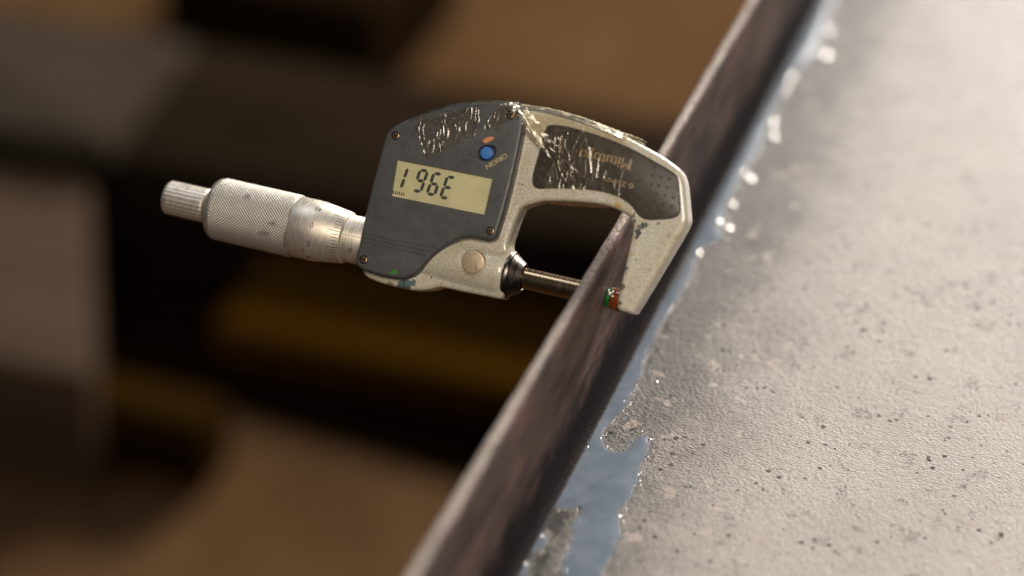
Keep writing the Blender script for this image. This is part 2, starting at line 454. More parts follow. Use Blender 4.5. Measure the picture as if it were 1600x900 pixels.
main_px = [(868, 905), (895, 838), (893, 818), (914, 797), (903, 789), (885, 797), (862, 789), (872, 770), (890, 735), (920, 695), (930, 665), (942, 630), (965, 590),
           (982, 557), (1000, 522), (1024, 482), (1044, 455), (1062, 430), (1078, 400), (1088, 368), (1104, 326), (1131, 287), (1156, 244), (1176, 209), (1192, 165),
           (1220, 107), (1245, 68), (1272, 20), (1290, -20), (1312, -20), (1292, 22), (1282, 55), (1274, 84), (1256, 96), (1242, 112), (1224, 142), (1212, 160), (1202, 190),
           (1194, 213), (1178, 246), (1160, 272), (1146, 300), (1128, 333), (1132, 366), (1112, 378), (1096, 384), (1080, 420), (1062, 462), (1040, 492), (1030, 505),
           (1024, 522), (1012, 545), (1004, 566), (1002, 588), (988, 608), (978, 632), (952, 660), (938, 682), (944, 702), (962, 706), (977, 703), (989, 689), (1001, 677), (1013, 683),
           (1015, 700), (1001, 721), (996, 745), (990, 770), (963, 796), (970, 824), (967, 850), (940, 890), (932, 905)]
main_pool, main_out = pool('coolant_puddle', main_px, 'long blue grey puddle of cutting fluid in the bend of the steel sheet')
sp1, sp1_out = pool('coolant_puddle', [(822, 858), (830, 838), (842, 828), (854, 834), (856, 846), (846, 858), (832, 862)], 'small upper splash of blue fluid left of the puddle near the bottom', 0.14, 0.3)
sp2, sp2_out = pool('coolant_puddle', [(788, 905), (798, 886), (812, 874), (826, 878), (828, 890), (818, 905)], 'small splash of blue fluid at the bottom edge beside the bend', 0.14, 0.3)

def drop_mesh(rx, ry, h, n=14, m=5):
    mb = MB(); vs = [(0, 0, h)]; fs = []
    for k in range(1, m + 1):
        a = math.pi / 2 * k / m
        for i in range(n):
            b = 2 * math.pi * i / n
            vs.append((rx * math.sin(a) * math.cos(b), ry * math.sin(a) * math.sin(b), h * math.cos(a)))
    for i in range(n):
        fs.append((0, 1 + i, 1 + (i + 1) % n))
    for k in range(m - 1):
        for i in range(n):
            j = (i + 1) % n
            fs.append((1 + k * n + i, 1 + (k + 1) * n + i, 1 + (k + 1) * n + j, 1 + k * n + j))
    mb.add(vs, fs); return mb
dme = drop_mesh(1, 1, 0.75).mesh_mm('drop'); dme.transform(Matrix.Scale(S, 4)); finish(dme, M_DROP, 80)
for (x, y, r) in [(1287, 87, 1.9), (1294, 48, 1.3), (1232, 122, 1.5), (1225, 141, 1.2), (1206, 190, 1.4), (1207, 213, 1.5), (1170, 280, 1.5), (1160, 270, 0.9), (1143, 320, 1.1),
                  (1122, 347, 1.2), (1137, 357, 1.3), (1090, 395, 1.0), (967, 579, 0.55), (1003, 565, 0.5), (1026, 596, 0.6), (882, 733, 0.55), (918, 698, 0.55),
                  (967, 807, 0.75), (973, 815, 0.4), (976, 824, 0.4), (846, 838, 0.5), (997, 742, 0.4), (1000, 751, 0.4), (1016, 686, 0.45), (938, 684, 0.4), (820, 880, 0.6), (1024, 482, 0.5), (1050, 480, 0.5)]:
    p = at_z(x, y, 0.2); r = r * (1.3 if r > 0.8 else 0.9)
    near = min(((p.x - a) ** 2 + (p.y - b) ** 2) for a, b in main_out) if y < 830 or x > 900 else 0
    o = link('fluid_drop', dme, main_pool); o.location = (p.x * S, p.y * S, 0.06 * S)
    o.scale = (r, r * 1.05, r * (0.55 if r > 0.8 else 0.6)); o.rotation_euler = (0, 0, random.random() * 3)
# countless fine beads along the rim of the puddle
beads = MB()
for (ax, ay) in main_out + sp1_out + sp2_out:
    for _ in range(3):
        if random.random() < 0.6:
            r = random.uniform(0.08, 0.30); x = ax + random.gauss(0.4, 1.1); y = ay + random.gauss(0, 1.1)
            if x < 3.4: continue
            d = drop_mesh(r, r, r * 0.55, 7, 3); beads.add([(a + x, b + y, c + 0.01) for a, b, c in d.v], d.f)
bo = beads.build('fine_beads', M_DROP, main_pool, 80, recalc=False); bo['kind'] = 'stuff'

# ================================================================== the micrometer
root = bpy.data.objects.new('micrometer', None); col.objects.link(root)
root.empty_display_size = 0.01
mw = ML.to_4x4(); mw.translation = Vector((0, 0, ZA * S)); root.matrix_world = mw
root['label'] = 'digital outside micrometer with cream frame and taped display clamped on the folded edge'
root['category'] = 'micrometer'
WF = 5.0          # half thickness of the cast frame
WH = 9.2          # front of the display housing

# ---- materials
def frame_material():
    t = NT('cream_hammertone'); 
    cells = t.voro(1.05, 'DISTANCE_TO_EDGE', vec=t.vadd(t.co, t.vmul(t.noisec(1.2, 2), (0.9, 0.9, 0.9))))
    n = t.noise(0.10, 4); c = t.mix(t.ramp(n, 0.3, 0.7), (0.48, 0.43, 0.325), (0.55, 0.515, 0.43))
    c = t.mix(t.ramp(cells, 0.12, 0.02, 0, 0.45), c, (0.26, 0.205, 0.12))
    c = t.mix(t.ramp(t.noise(0.35, 5, 0.7), 0.52, 0.72, 0, 0.6), c, (0.33, 0.235, 0.11))
    warp = t.vadd(t.co, t.vmul(t.noisec(0.9, 3), (1.4, 1.4, 0)))
    sp = t.math('MULTIPLY', t.math('LESS_THAN', t.voro(0.28, vec=warp), 0.11), t.ramp(t.noise(0.12, 2), 0.42, 0.6))
    c = t.mix(t.math('MULTIPLY', sp, 0.85), c, (0.06, 0.035, 0.02))
    K = (0.02, 0.022, 0.03)
    it = []
    for (zx, zy, r, cc, k) in [(1085, 215, 1.15, K, .95), (1080, 245, 0.8, K, .9), (1130, 160, 1.1, K, .9), (1100, 170, 0.8, K, .8), (1235, 150, 0.7, (0.1, 0.1, 0.1), .7), (1180, 150, 0.45, K, .6),
                               (985, 500, 0.7, (0.03, 0.04, 0.01), .8), (990, 540, 0.7, (0.30, 0.10, 0.01), .7), (955, 640, 1.0, (0.05, 0.02, 0.01), .7), (945, 770, 0.75, (0.05, 0.02, 0.012), .85),
                               (1020, 390, 0.9, (0.42, 0.26, 0.05), .5), (1050, 80, 0.6, K, .9), (1060, 120, 0.5, K, .8), (1330, 250, 0.45, (0.12, 0.08, 0.05), .6), (1150, 650, 0.5, (0.08, 0.06, 0.05), .6)]:
        u, v = Z4(zx, zy, WF); it.append((u, v, WF, r, cc, k))
    u, v = Z3(930, 855, WF); it.append((u, v, WF, 1.1, (0.42, 0.25, 0.02), .7))
    for (zx, zy, r) in ((470, 765, 1.2), (520, 765, 1.3), (575, 755, 1.0)):
        u, v = Z2(zx, zy, 4.0); it.append((u, v, 4.0, r * 1.5, (0.01, 0.07, 0.075), .85))
    u, v = Z2(375, 755, 4.0); it.append((u, v, 4.0, 1.2, (0.10, 0.12, 0.01), .7))
    c = t.stains(c, it)
    t.set(Base_Color=c, Roughness=t.ramp(t.noise(0.5, 3), 0.3, 0.7, 0.24, 0.40), Coat_Weight=0.7, Coat_Roughness=0.14,
          Normal=t.bump(t.ramp(cells, 0.0, 0.22), 0.3, 0.2)); return t.m
M_FRAME = frame_material()
def housing_material():
    t = NT('grey_housing_plastic'); n = t.noise(0.12, 4)
    c = t.mix(t.ramp(n, 0.3, 0.7), (0.052, 0.050, 0.050), (0.066, 0.062, 0.060))
    sc = t.noise(1.0, 5, 0.7, vec=t.vmul(t.co, (0.25, 1.2, 1)))
    c = t.mix(t.ramp(sc, 0.62, 0.8, 0, 0.35), c, (0.12, 0.10, 0.085))
    it = []
    for (zx, zy, r, cc, k) in ((405, 665, 0.9, (0.03, 0.16, 0.02), .85), (385, 675, 0.6, (0.04, 0.2, 0.03), .7), (470, 650, 0.5, (0.03, 0.08, 0.02), .4)):
        u, v = Z2(zx, zy, WH); it.append((u, v, WH, r, cc, k))
    c = t.stains(c, it, 1.3, 0.8)
    t.set(Base_Color=c, Roughness=t.ramp(t.noise(0.6, 4), 0.3, 0.7, 0.36, 0.5), Normal=t.bump(t.noise(6.0, 2), 0.12, 0.04)); return t.m
M_HOUS = housing_material()
M_GRIP = simple('dark_grip_plastic', (0.040, 0.030, 0.021), 0.38, 0, 0.2, 0.3, 0.1, 6.0)
M_DARKREC = simple('dark_blue_well', (0.008, 0.010, 0.025), 0.4)
M_BLUE = simple('blue_button', (0.04, 0.15, 0.40), 0.38, 0, 0.1, 0.8, 0.15, 3.0)
M_LCD = None
def lcd_material():
    t = NT('lcd_backplane'); n = t.noise(0.15, 3)
    c = t.mix(t.ramp(n, 0.3, 0.7), (0.44, 0.41, 0.235), (0.50, 0.465, 0.28))
    t.set(Base_Color=c, Roughness=0.45, Normal=t.bump(t.noise(5, 2), 0.05, 0.03)); return t.m
M_LCD = lcd_material()
M_SEG = simple('lcd_segment', (0.030, 0.036, 0.028), 0.5)
M_SEGF = simple('lcd_faint_segment', (0.17, 0.15, 0.07), 0.5)
M_INK = simple('tan_print', (0.62, 0.48, 0.25), 0.6, 0, 0.25, 2.0)
M_INKD = simple('worn_tan_print', (0.42, 0.31, 0.19), 0.6, 0, 0.35, 1.5)
M_ORG = simple('orange_print', (0.55, 0.20, 0.08), 0.6, 0, 0.3, 2.5)
M_BLACK = simple('black_engraving', (0.03, 0.025, 0.02), 0.6)
def screw_material():
    t = NT('brassy_screw'); t.set(Base_Color=t.mix(t.noise(0.8, 3), (0.20, 0.13, 0.07), (0.42, 0.30, 0.18)), Metallic=1.0, Roughness=t.ramp(t.noise(2, 3), .3, .7, .25, .45)); return t.m
M_SCREW = screw_material()
def satin(name, c1, c2, r0, r1, ustreak=0.2, metal=1.0):
    t = NT(name); v = t.vmul(t.co, (1.6, ustreak, ustreak)); n = t.noise(1.2, 5, 0.6, vec=v); d = t.noise(0.22, 4, 0.6)
    c = t.mix(t.ramp(n, 0.3, 0.7), c1, c2); c = t.mix(t.ramp(d, 0.60, 0.74, 0, 0.5), c, (0.10, 0.075, 0.05))
    t.set(Base_Color=c, Metallic=metal, Roughness=t.ramp(n, 0.3, 0.7, r0, r1), Normal=t.bump(n, 0.12, 0.05)); return t.m
M_SATIN = satin('satin_chrome', (0.50, 0.44, 0.36), (0.60, 0.54, 0.46), 0.42, 0.55, 0.2, 0.75)
def knurl_material():
    t = NT('knurled_chrome'); x, y, z = t.sep(t.co)
    rr = t.math('SQRT', t.math('ADD', t.math('MULTIPLY', y, y), t.math('MULTIPLY', z, z)))
    n = t.noise(0.25, 5, 0.65)
    c = t.mix(t.ramp(n, 0.3, 0.7), (0.46, 0.42, 0.36), (0.58, 0.54, 0.47))
    groove_dark = t.math('MULTIPLY', t.ramp(rr, 9.68, 9.50), t.ramp(rr, 9.2, 9.4))  # darker towards the bottom of the knurl grooves
    c = t.mix(t.math('MULTIPLY', groove_dark, t.ramp(n, 0.35, 0.65, 0.25, 0.75)), c, (0.10, 0.075, 0.055))
    c = t.mix(t.ramp(t.noise(0.16, 4, 0.6), 0.62, 0.70, 0, 0.6), c, (0.10, 0.08, 0.07))
    t.set(Base_Color=c, Metallic=0.75, Roughness=0.46); return t.m
M_KNURL = knurl_material()
M_SPIN = satin('oily_spindle_steel', (0.30, 0.21, 0.125), (0.35, 0.25, 0.155), 0.20, 0.27, 0.1)
M_COLLAR = satin('dark_collar_steel', (0.11, 0.092, 0.08), (0.17, 0.145, 0.125), 0.28, 0.42)
M_PLUG = satin('brass_plug', (0.46, 0.35, 0.23), (0.52, 0.40, 0.27), 0.34, 0.5, 0.5, 0.55)
def oil(name, c):
    t = NT(name); t.set(Base_Color=t.mix(t.ramp(t.noise(0.9, 3), .3, .7), tuple(x * .12 for x in c), c), Roughness=0.12, Metallic=0.2, Coat_Weight=1.0, Coat_Roughness=0.03,
                        Normal=t.bump(t.noise(1.2, 3), 0.5, 0.3)); return t.m
M_OILG = oil('green_paint', (0.012, 0.22, 0.03)); M_OILO = oil('orange_rust_paint', (0.30, 0.062, 0.008))

# ---- frame (one casting: arch, arms and the barrel round the spindle)
fpx = [(612, 230, 5), (650, 198, 5), (700, 178, 5), (760, 168, 5), (795, 166, 3), (820, 166, 0), (864, 172, 0), (908, 184, 0), (950, 200, 0), (1006, 228, 0), (1040, 247, -3), (1062, 262, -5), (1072, 271, -5), (1078, 286, -5),
       (1080, 305, -5), (1082, 330, -5), (1084, 347, -5), (1081, 356, -5), (1064, 386, -5), (1028, 446, -5), (1006, 482, -5), (1001, 489, -5), (994, 493, 1), (985, 490, 5), (972, 487, 5), (963, 484, 5), (963, 474, 5), (966, 458, 5), (972, 432, 5), (980, 396, 5), (987, 366, 5),
       (989, 350, 5), (982, 337, 5), (962, 326, 5), (940, 319, 5), (900, 315, 5), (860, 314, 5), (842, 315, 5), (832, 318, 5), (826, 326, -3), (822, 336, -5), (810, 370, -5), (805, 386, -5), (806, 396, -3), (806, 415, 0),
       (800, 440, 0), (792, 468, 0), (783, 468, 0), (750, 461, 0), (728, 457, 0), (703, 451, 0), (690, 450, 0), (679, 454, 0), (656, 456, 0), (634, 452, 1), (596, 443, 3), (571, 433, 4), (565, 422, 4), (575, 380, 5), (598, 260, 5)]
fout = chaikin([F(x, y, w) for x, y, w in fpx], 2)
fm = MB(); prism(fm, fout, -WF, WF, 1.5, 4, 1.5)
UCOL = -31.0
b2 = MB(); lathe(b2, [(-72, 5.0), (-68, 6.6), (-56, 7.3), (-46, 7.9), (UCOL - 1.5, 7.9), (UCOL, 7.4)], 64)
fm.add(b2.v, b2.f)
# raised rim round the disc plug
def remeshed(mb, voxel, smooth):
    me = bpy.data.meshes.new('w'); me.from_pydata(mb.v, [], mb.f)
    bm = bmesh.new(); bm.from_mesh(me); bmesh.ops.recalc_face_normals(bm, faces=bm.faces); bm.to_mesh(me); bm.free()
    o = link('remesh_work', me)
    md = o.modifiers.new('r', 'REMESH'); md.mode = 'VOXEL'; md.voxel_size = voxel
    ms = o.modifiers.new('s', 'SMOOTH'); ms.factor = 0.5; ms.iterations = smooth
    r = evaluated(o); bpy.data.objects.remove(o); return r
fme = remeshed(fm, 0.42, 8)
fme.transform(Matrix.Scale(S, 4)); finish(fme, M_FRAME, 70)
frame = link('frame', fme, root); frame['label'] = 'cream hammertone cast frame with chipped paint'

# disc plug on the barrel
pc = Z2(1060, 583, 8.1)
mb = MB(); prism(mb, disc_outline(pc, 3.55, 48), 6.4, 8.35, 0.35, 3); mb.build('disc_plug', M_PLUG, root)
mb = MB()
ring_o = disc_outline(pc, 4.3, 48); ring_i = disc_outline(pc, 3.65, 48)
vs = [(a, b, 6.2) for a, b in ring_o] + [(a, b, 7.75) for a, b in disc_outline(pc, 4.1, 48)] + [(a, b, 7.9) for a, b in disc_outline(pc, 3.9, 48)] + [(a, b, 7.6) for a, b in ring_i] + [(a, b, 6.2) for a, b in ring_i]
mb.add(vs, [(r * 48 + i, r * 48 + (i + 1) % 48, (r + 1) * 48 + (i + 1) % 48, (r + 1) * 48 + i) for r in range(4) for i in range(48)])
mb.build('plug_seat', M_FRAME, root)

# ---- grip plate on the arch
gz = [(390, 225), (540, 245), (700, 290), (900, 360), (1040, 420), (1200, 510), (1365, 605), (1392, 640), (1398, 700), (1406, 800), (1414, 890), (1398, 935), (1340, 955), (1240, 962), (1165, 965), (1110, 948), (1072, 905),
      (1040, 855), (980, 808), (900, 765), (750, 730), (560, 715), (400, 715), (305, 722), (268, 700), (262, 640), (290, 530), (330, 400), (362, 270)]
gout = chaikin([Z3(x, y, WF) for x, y in gz], 2)
mb = MB(); prism(mb, gout, WF - 0.6, WF + 0.22, 0.30, 3)
grip = mb.build('grip_plate', M_GRIP, root)
# dark seam round the plate
mb = MB(); go = gout if signed_area(gout) > 0 else gout[::-1]; g2 = offset(go, -0.28); n = len(go)
mb.add([(a, b, WF + 0.05) for a, b in go] + [(a, b, WF + 0.05) for a, b in g2], [(i, (i + 1) % n, n + (i + 1) % n, n + i) for i in range(n)])
mb.build('seam', M_BLACK, grip, recalc=False)
bmp = drop_mesh(0.42, 0.42, 0.22, 14, 4)
bump_g = bmp.mesh_mm('bump'); bump_g.transform(Matrix.Scale(S, 4)); finish(bump_g, M_GRIP, 80)
bump_h = bmp.mesh_mm('bump'); bump_h.transform(Matrix.Scale(S, 4)); finish(bump_h, M_HOUS, 80)
for (x, y) in [(195, 270), (178, 330), (237, 347), (297, 357), (170, 395), (222, 405), (283, 415), (148, 455), (208, 465), (268, 475), (325, 490), (137, 510), (195, 525), (252, 537), (312, 548), (120, 570), (178, 583), (238, 597)]:
    u, v = F(980 + x / 4.5, 200 + y / 4.5, WF + 0.2)
    o = link('grip_bump', bump_g, grip); o.location = (u * S, v * S, (WF + 0.2) * S)
for (x, y) in [(350, 515), (330, 575), (320, 645), (375, 610), (365, 460)]:
    u, v = Z3(x, y, WF + 0.2)
    o = link('grip_bump', bump_g, grip); o.location = (u * S, v * S, (WF + 0.2) * S)
c = Z3(830, 492, WF + .25)
face_text('lettering', 'Mitutoyo', 4.7, c, math.pi, WF + 0.235, M_INKD, grip, 0.93, 0.10)
c = Z3(935, 678, WF + .25)
face_text('lettering', '0-25mm', 2.35, c, math.pi, WF + 0.235, M_INKD, grip, 1.15, 0.03)

# ---- display housing
hz = [(606, 207, 8), (618, 197, 8), (639.5, 186.5, 8), (671, 174.7, 8), (705, 164.8, 8), (742.7, 160.2, 8), (778, 158.2, 8), (797, 160.5, 8), (811, 167, 7), (819, 180, 6), (822, 195, 5.5), (821, 211, 5), (812, 255, 5), (801, 302, 5), (790, 342, 5), (784, 360, 5),
      (779, 373, 5.5), (771, 378, 6), (758, 375, 6.5), (746, 372.5, 6.5), (732, 372, 6.5), (718, 375.5, 6.5), (701.4, 385, 6.5), (684.5, 397, 6.5), (669.5, 411.5, 6.5), (656.4, 426, 6.5), (646, 433, 6.5), (634, 436.5, 6.5), (622, 436, 6.5), (605.7, 433.3, 7), (577.5, 424.8, 7.5), (563, 419.5, 8),
      (557.5, 412, 8), (557.5, 404, 8), (560.6, 393, 8), (570, 345, 8), (580.4, 300, 8), (596, 241, 8), (603, 216, 8)]
hout = chaikin([F(x, y, w) for x, y, w in hz], 2)
mb = MB(); prism(mb, hout, 3.6, WH, 1.05, 5)
lcd = [F(620.5, 249.5, WH), F(770, 279, WH), F(757, 335.5, WH), F(611.5, 306, WH)]
cut = []
k1 = MB(); prism(k1, lcd, WH - 1.1, WH + 2); cut.append(k1)
# sloped groove leading into the window at its left side
for (a, b) in (((118, 345), (748, 468)), ((112, 380), (708, 500)), ((105, 408), (668, 530))):
    p, q = Vector(Z2(*a, WH)), Vector(Z2(*b, WH)); d = (q - p).normalized(); nn = Vector((-d.y, d.x)) * 0.13
    g = MB(); prism(g, [tuple(p + nn), tuple(p - nn), tuple(q - nn), tuple(q + nn)], WH - 0.32, WH + 1); cut.append(g)
bc = Z1(1170, 528, WH); bo2 = Z1(1178, 520, WH)
well = chaikin([(bc[0] - 2.7, bc[1] - 1.4), (bc[0] - 1.6, bc[1] - 2.5), (bc[0] + 0.9, bc[1] - 2.4), (bc[0] + 2.9, bc[1] - 0.9), (bc[0] + 3.1, bc[1] + 1.6), (bc[0] + 1.9, bc[1] + 2.8), (bc[0] - 0.8, bc[1] + 2.5), (bc[0] - 2.6, bc[1] + 0.7)], 2)
wk = MB(); prism(wk, well, WH - 1.4, WH + 1); cut.append(wk)
screws = [Z1(415, 382, WH), Z1(1370, 210, WH), Z2(1203, 325, WH), Z2(147, 563, WH)]
for sc_ in screws:
    s_ = MB(); prism(s_, disc_outline(sc_, 1.38, 32), WH - 1.0, WH + 1); cut.append(s_)
hme = carve(mb.mesh_mm('housing'), cut)
hme.materials.clear(); hme.transform(Matrix.Scale(S, 4)); finish(hme, M_HOUS, 28)
housing = link('display_housing', hme, root); housing['label'] = 'dark grey plastic display housing'

# screen: backplane, segments, cover pane
mb = MB(); lo = lcd if signed_area(lcd) > 0 else lcd[::-1]; prism(mb, offset(lo, 0.02), WH - 1.3, WH - 0.80)
screen = mb.build('display_screen', M_LCD, root); screen['label'] = 'olive liquid crystal screen with reading shown upside down'
# directions on the screen, seen upside down
A = Vector(F(757, 335.5, WH - 0.8)); B = Vector(F(611.5, 306, WH - 0.8)); Cc = Vector(F(770, 279, WH - 0.8))
ex = (B - A).normalized(); ey = Vector((-ex.y, ex.x))
# glyph position measured in the photograph: lower-left of each glyph in the reading direction
SEGS = {'0': 'abcdef', '1': 'bc', '3': 'abcdg', '6': 'acdefg', '9': 'abcdfg'}
def segment_polys(h, wd, th):
    t = th / 2; g = 0.10
    hb = lambda y: [(t * 1 + g, y), (t * 2 + g, y + t), (wd - t * 2 - g, y + t), (wd - t - g, y), (wd - 2 * t - g, y - t), (2 * t + g, y - t)]
    vb = lambda x, y0, y1: [(x, y0 + g), (x + t, y0 + t + g), (x + t, y1 - t - g), (x, y1 - g), (x - t, y1 - t - g), (x - t, y0 + t + g)]
    m = h / 2
    return {'a': hb(h - t), 'g': hb(m), 'd': hb(t), 'f': vb(t, m, h - t), 'b': vb(wd - t, m, h - t), 'e': vb(t, t, m), 'c': vb(wd - t, t, m)}
gh, gw, gt = 7.4, 3.35, 0.98
SL = 0.13
def glyph(px_center, ch):
    cpt = Vector(F(*px_center, WH - 0.78)); polys = segment_polys(gh, gw, gt)
    for s in SEGS[ch]:
        pts = []
        for (x, y) in polys[s]:
            xx = x - gw / 2 + SL * (y - gh / 2); yy = y - gh / 2
            p = cpt + ex * xx + ey * yy; pts.append((p.x, p.y))
        m_ = MB(); prism(m_, pts, WH - 0.80, WH - 0.775); m_.build('digit_segment', M_SEG, screen)
for pxc, ch in (((699.5, 293.0), '3'), ((678.5, 287.5), '9'), ((657.0, 282.5), '6'), ((637.5, 279.5), '1')): glyph(pxc, ch)
cm = F(622.5, 302.5, WH - 0.78); angr = math.atan2(ex.y, ex.x)
face_text('unit_mark', 'mm', 2.0, cm, angr, WH - 0.78, M_SEG, screen, 1.3, 0.04)
def pane_material():
    t = NT('clear_pane'); t.n.remove(t.b)
    tr = t.n.new('ShaderNodeBsdfTransparent'); gl = t.n.new('ShaderNodeBsdfGlossy'); gl.inputs['Roughness'].default_value = 0.08
    fr = t.n.new('ShaderNodeFresnel'); fr.inputs['IOR'].default_value = 1.45; mx = t.n.new('ShaderNodeMixShader')
    t.l.new(fr.outputs[0], mx.inputs[0]); t.l.new(tr.outputs[0], mx.inputs[1]); t.l.new(gl.outputs[0], mx.inputs[2]); t.l.new(mx.outputs[0], t.out.inputs['Surface']); return t.m
M_PANE = pane_material()
mb = MB(); q = offset(lo, 0.03); mb.add([(a, b, WH - 0.35) for a, b in q], [(0, 1, 2, 3)]); mb.build('cover_pane', M_PANE, screen, recalc=False)

# origin button, print, screws, bumps
mb = MB(); prism(mb, offset(well if signed_area(well) > 0 else well[::-1], 0.02), WH - 1.6, WH - 1.25); well_o = mb.build('button_well', M_DARKREC, housing)
bcen = Z1(1170, 528, WH + 0.2)
mb = MB(); prism(mb, disc_outline(bcen, 1.85, 40), WH - 1.3, WH + 0.25, 0.3, 4); bt = mb.build('origin_button', M_BLUE, housing)
mb = MB(); prism(mb, disc_outline(bcen, 2.15, 40), WH - 1.3, WH - 0.5, 0.2, 3); mb.build('button_skirt', simple('deep_blue_skirt', (0.01, 0.03, 0.14), 0.4), housing)
o1 = Vector(Z1(1330, 548, WH)); o2 = Vector(Z1(1178, 640, WH)); dv = o2 - o1
oc = (o1 + o2) / 2
face_text('lettering', 'ORIGIN', 2.15, (oc.x, oc.y), math.atan2(dv.y, dv.x), WH + 0.015, M_INK, housing, 1.0, 0.03)
ar = chaikin([Z1(x, y, WH) for x, y in ((1140, 420), (1165, 405), (1205, 392), (1225, 393), (1238, 405), (1222, 420), (1200, 428), (1172, 446), (1150, 440))], 2)
mb = MB(); prism(mb, ar, WH - 0.01, WH + 0.02); mb.build('orange_mark', M_ORG, housing)
sm = MB(); n = 28
cross = MB(); prism(cross, [(-0.85, -0.16), (-0.16, -0.16), (-0.16, -0.85), (0.16, -0.85), (0.16, -0.16), (0.85, -0.16), (0.85, 0.16), (0.16, 0.16), (0.16, 0.85), (-0.16, 0.85), (-0.16, 0.16), (-0.85, 0.16)], -0.35, 2)
prism(sm, disc_outline((0, 0), 1.18, n), -0.5, 0.5, 0.28, 3)
sme = carve(sm.mesh_mm('screw'), [cross]); sme.materials.clear(); sme.transform(Matrix.Scale(S, 4)); finish(sme, M_SCREW, 30)
for i, (u, v) in enumerate(screws):
    o = link('screw', sme, housing); o.location = (u * S, v * S, (WH - 0.75) * S); o.rotation_euler = (0, 0, [0.6, 0.3, 0.7, 0.45][i])
    m_ = MB(); prism(m_, disc_outline((u, v), 1.36, 32), WH - 1.1, WH - 0.92); m_.build('screw_hole', M_DARKREC, housing)
for (x, y) in [(550, 400), (535, 468), (597, 485), (865, 540), (930, 550), (990, 565), (950, 487), (1015, 490), (1030, 425), (1090, 440), (655, 500), (612, 420)]:
    u, v = Z1(x, y, WH); o = link('housing_bump', bump_h, housing); o.location = (u * S, v * S, (WH - 0.02) * S)

# ---- spindle side
mb = MB(); lathe(mb, [(-40, 3.175), (-TH - 0.35, 3.175), (-TH - 0.02, 2.9)], 72); mb.build('spindle', M_SPIN, root)
mb = MB(); lathe(mb, [(UCOL - 1.0, 7.1), (UCOL + 0.05, 7.35), (UCOL + 0.6, 7.4), (UCOL + 1.3, 7.1), (UCOL + 1.5, 6.6), (UCOL + 4.6, 4.55), (UCOL + 4.9, 4.35), (UCOL + 5.0, 3.9), (UCOL + 4.6, 3.6), (UCOL + 2.0, 3.5)], 96)
mb.build('collar', M_COLLAR, root)
# anvil with its painted tip
mb = MB(); lathe(mb, [(1.5, 3.15), (1.7, 3.35), (3.0, 3.45), (8.0, 3.45)], 72); anv = mb.build('anvil', M_OILO, root); anv['label'] = 'anvil smeared with orange'
mb = MB(); lathe(mb, [(0.02, 2.6), (0.3, 2.95), (1.3, 3.05), (1.72, 2.7)], 72); tp = mb.build('anvil_tip', M_OILG, anv); tp['label'] = 'green smeared tip of the anvil'
for (u, a, r) in ((1.3, 20, .55), (2.0, 32, .5), (0.8, 35, .4), (2.3, 12, .45)):
    d = drop_mesh(r, r, r * .6, 12, 4); A_ = radians(a)
    o_ = MB(); o_.add([(x + u, math.sin(A_ + y / 3.3) * (3.25 + z), math.cos(A_ + y / 3.3) * (3.25 + z)) for x, y, z in d.v], d.f); o_.build('oil_bead', M_DROP, anv, 80)

# sleeve, thimble, ratchet
UTH = -83.4                                  # thimble edge
RS, RT, RK = 7.35, 8.1, 9.75
mb = MB(); lathe(mb, [(-100, RS), (-71, RS), (-70.5, RS - 0.3)], 96); sleeve = mb.build('sleeve', M_SATIN, root)
UA, UB = -100.2, -128.6
mb = MB(); lathe(mb, [(UTH + 0.4, RS + 0.05), (UTH, RT - 0.12), (UTH - 0.2, RT), (UTH - 8.5, 9.25), (UTH - 9.2, 9.42), (UA + 0.25, 9.45), (UA, 9.3)], 120); thimble = mb.build('thimble', M_SATIN, root)
PK = 2 * math.pi * RK / 62.0
def tri(x): x = x - math.floor(x); return 1 - abs(2 * x - 1)
def knr(u, a, r):
    if r < RK - 0.05: return r
    p = a / (2 * math.pi) * 62; q = u / PK
    return r - 0.30 + 0.36 * min(1.0, 1.25 * min(tri(p + q), tri(p - q)) + 0.05)
prof = [(UA + 0.05, 9.25), (UA - 0.35, RK - 0.12)]
u = UA - 0.4
while u > UB + 2.4: prof.append((u, RK)); u -= 0.16
for k in range(1, 11):
    a = math.pi / 2 * k / 10
    prof.append((UB + 2.2 - 2.4 * math.sin(a), RK - 0.12 - 2.6 * (1 - math.cos(a))))
prof += [(UB - 0.2, 5.2), (UB + 1.0, 4.9)]
mb = MB(); lathe(mb, prof, 62 * 7, knr); mb.build('knurled_grip', M_KNURL, root, 80)
RR = 5.35
def flute(u, a, r):
    if r < RR - 0.3: return r
    return r - 0.16 * max(0.0, math.cos(a * 24)) ** 2
mb = MB(); pr = [(UB + 1.0, 3.6), (UB - 1.7, 3.6), (UB - 1.9, RR - 0.7), (UB - 2.4, RR - 0.1)]
for k in range(24): pr.append((UB - 2.6 - k * 0.55, RR))
ue = UB - 2.6 - 23 * 0.55
pr += [(ue - 0.3, RR - 0.12), (ue - 0.8, RR - 0.55), (ue - 1.05, RR - 1.1), (ue - 1.1, 2.0)]
lathe(mb, pr, 24 * 8, flute); mb.build('ratchet_stop', M_SATIN, root, 60)

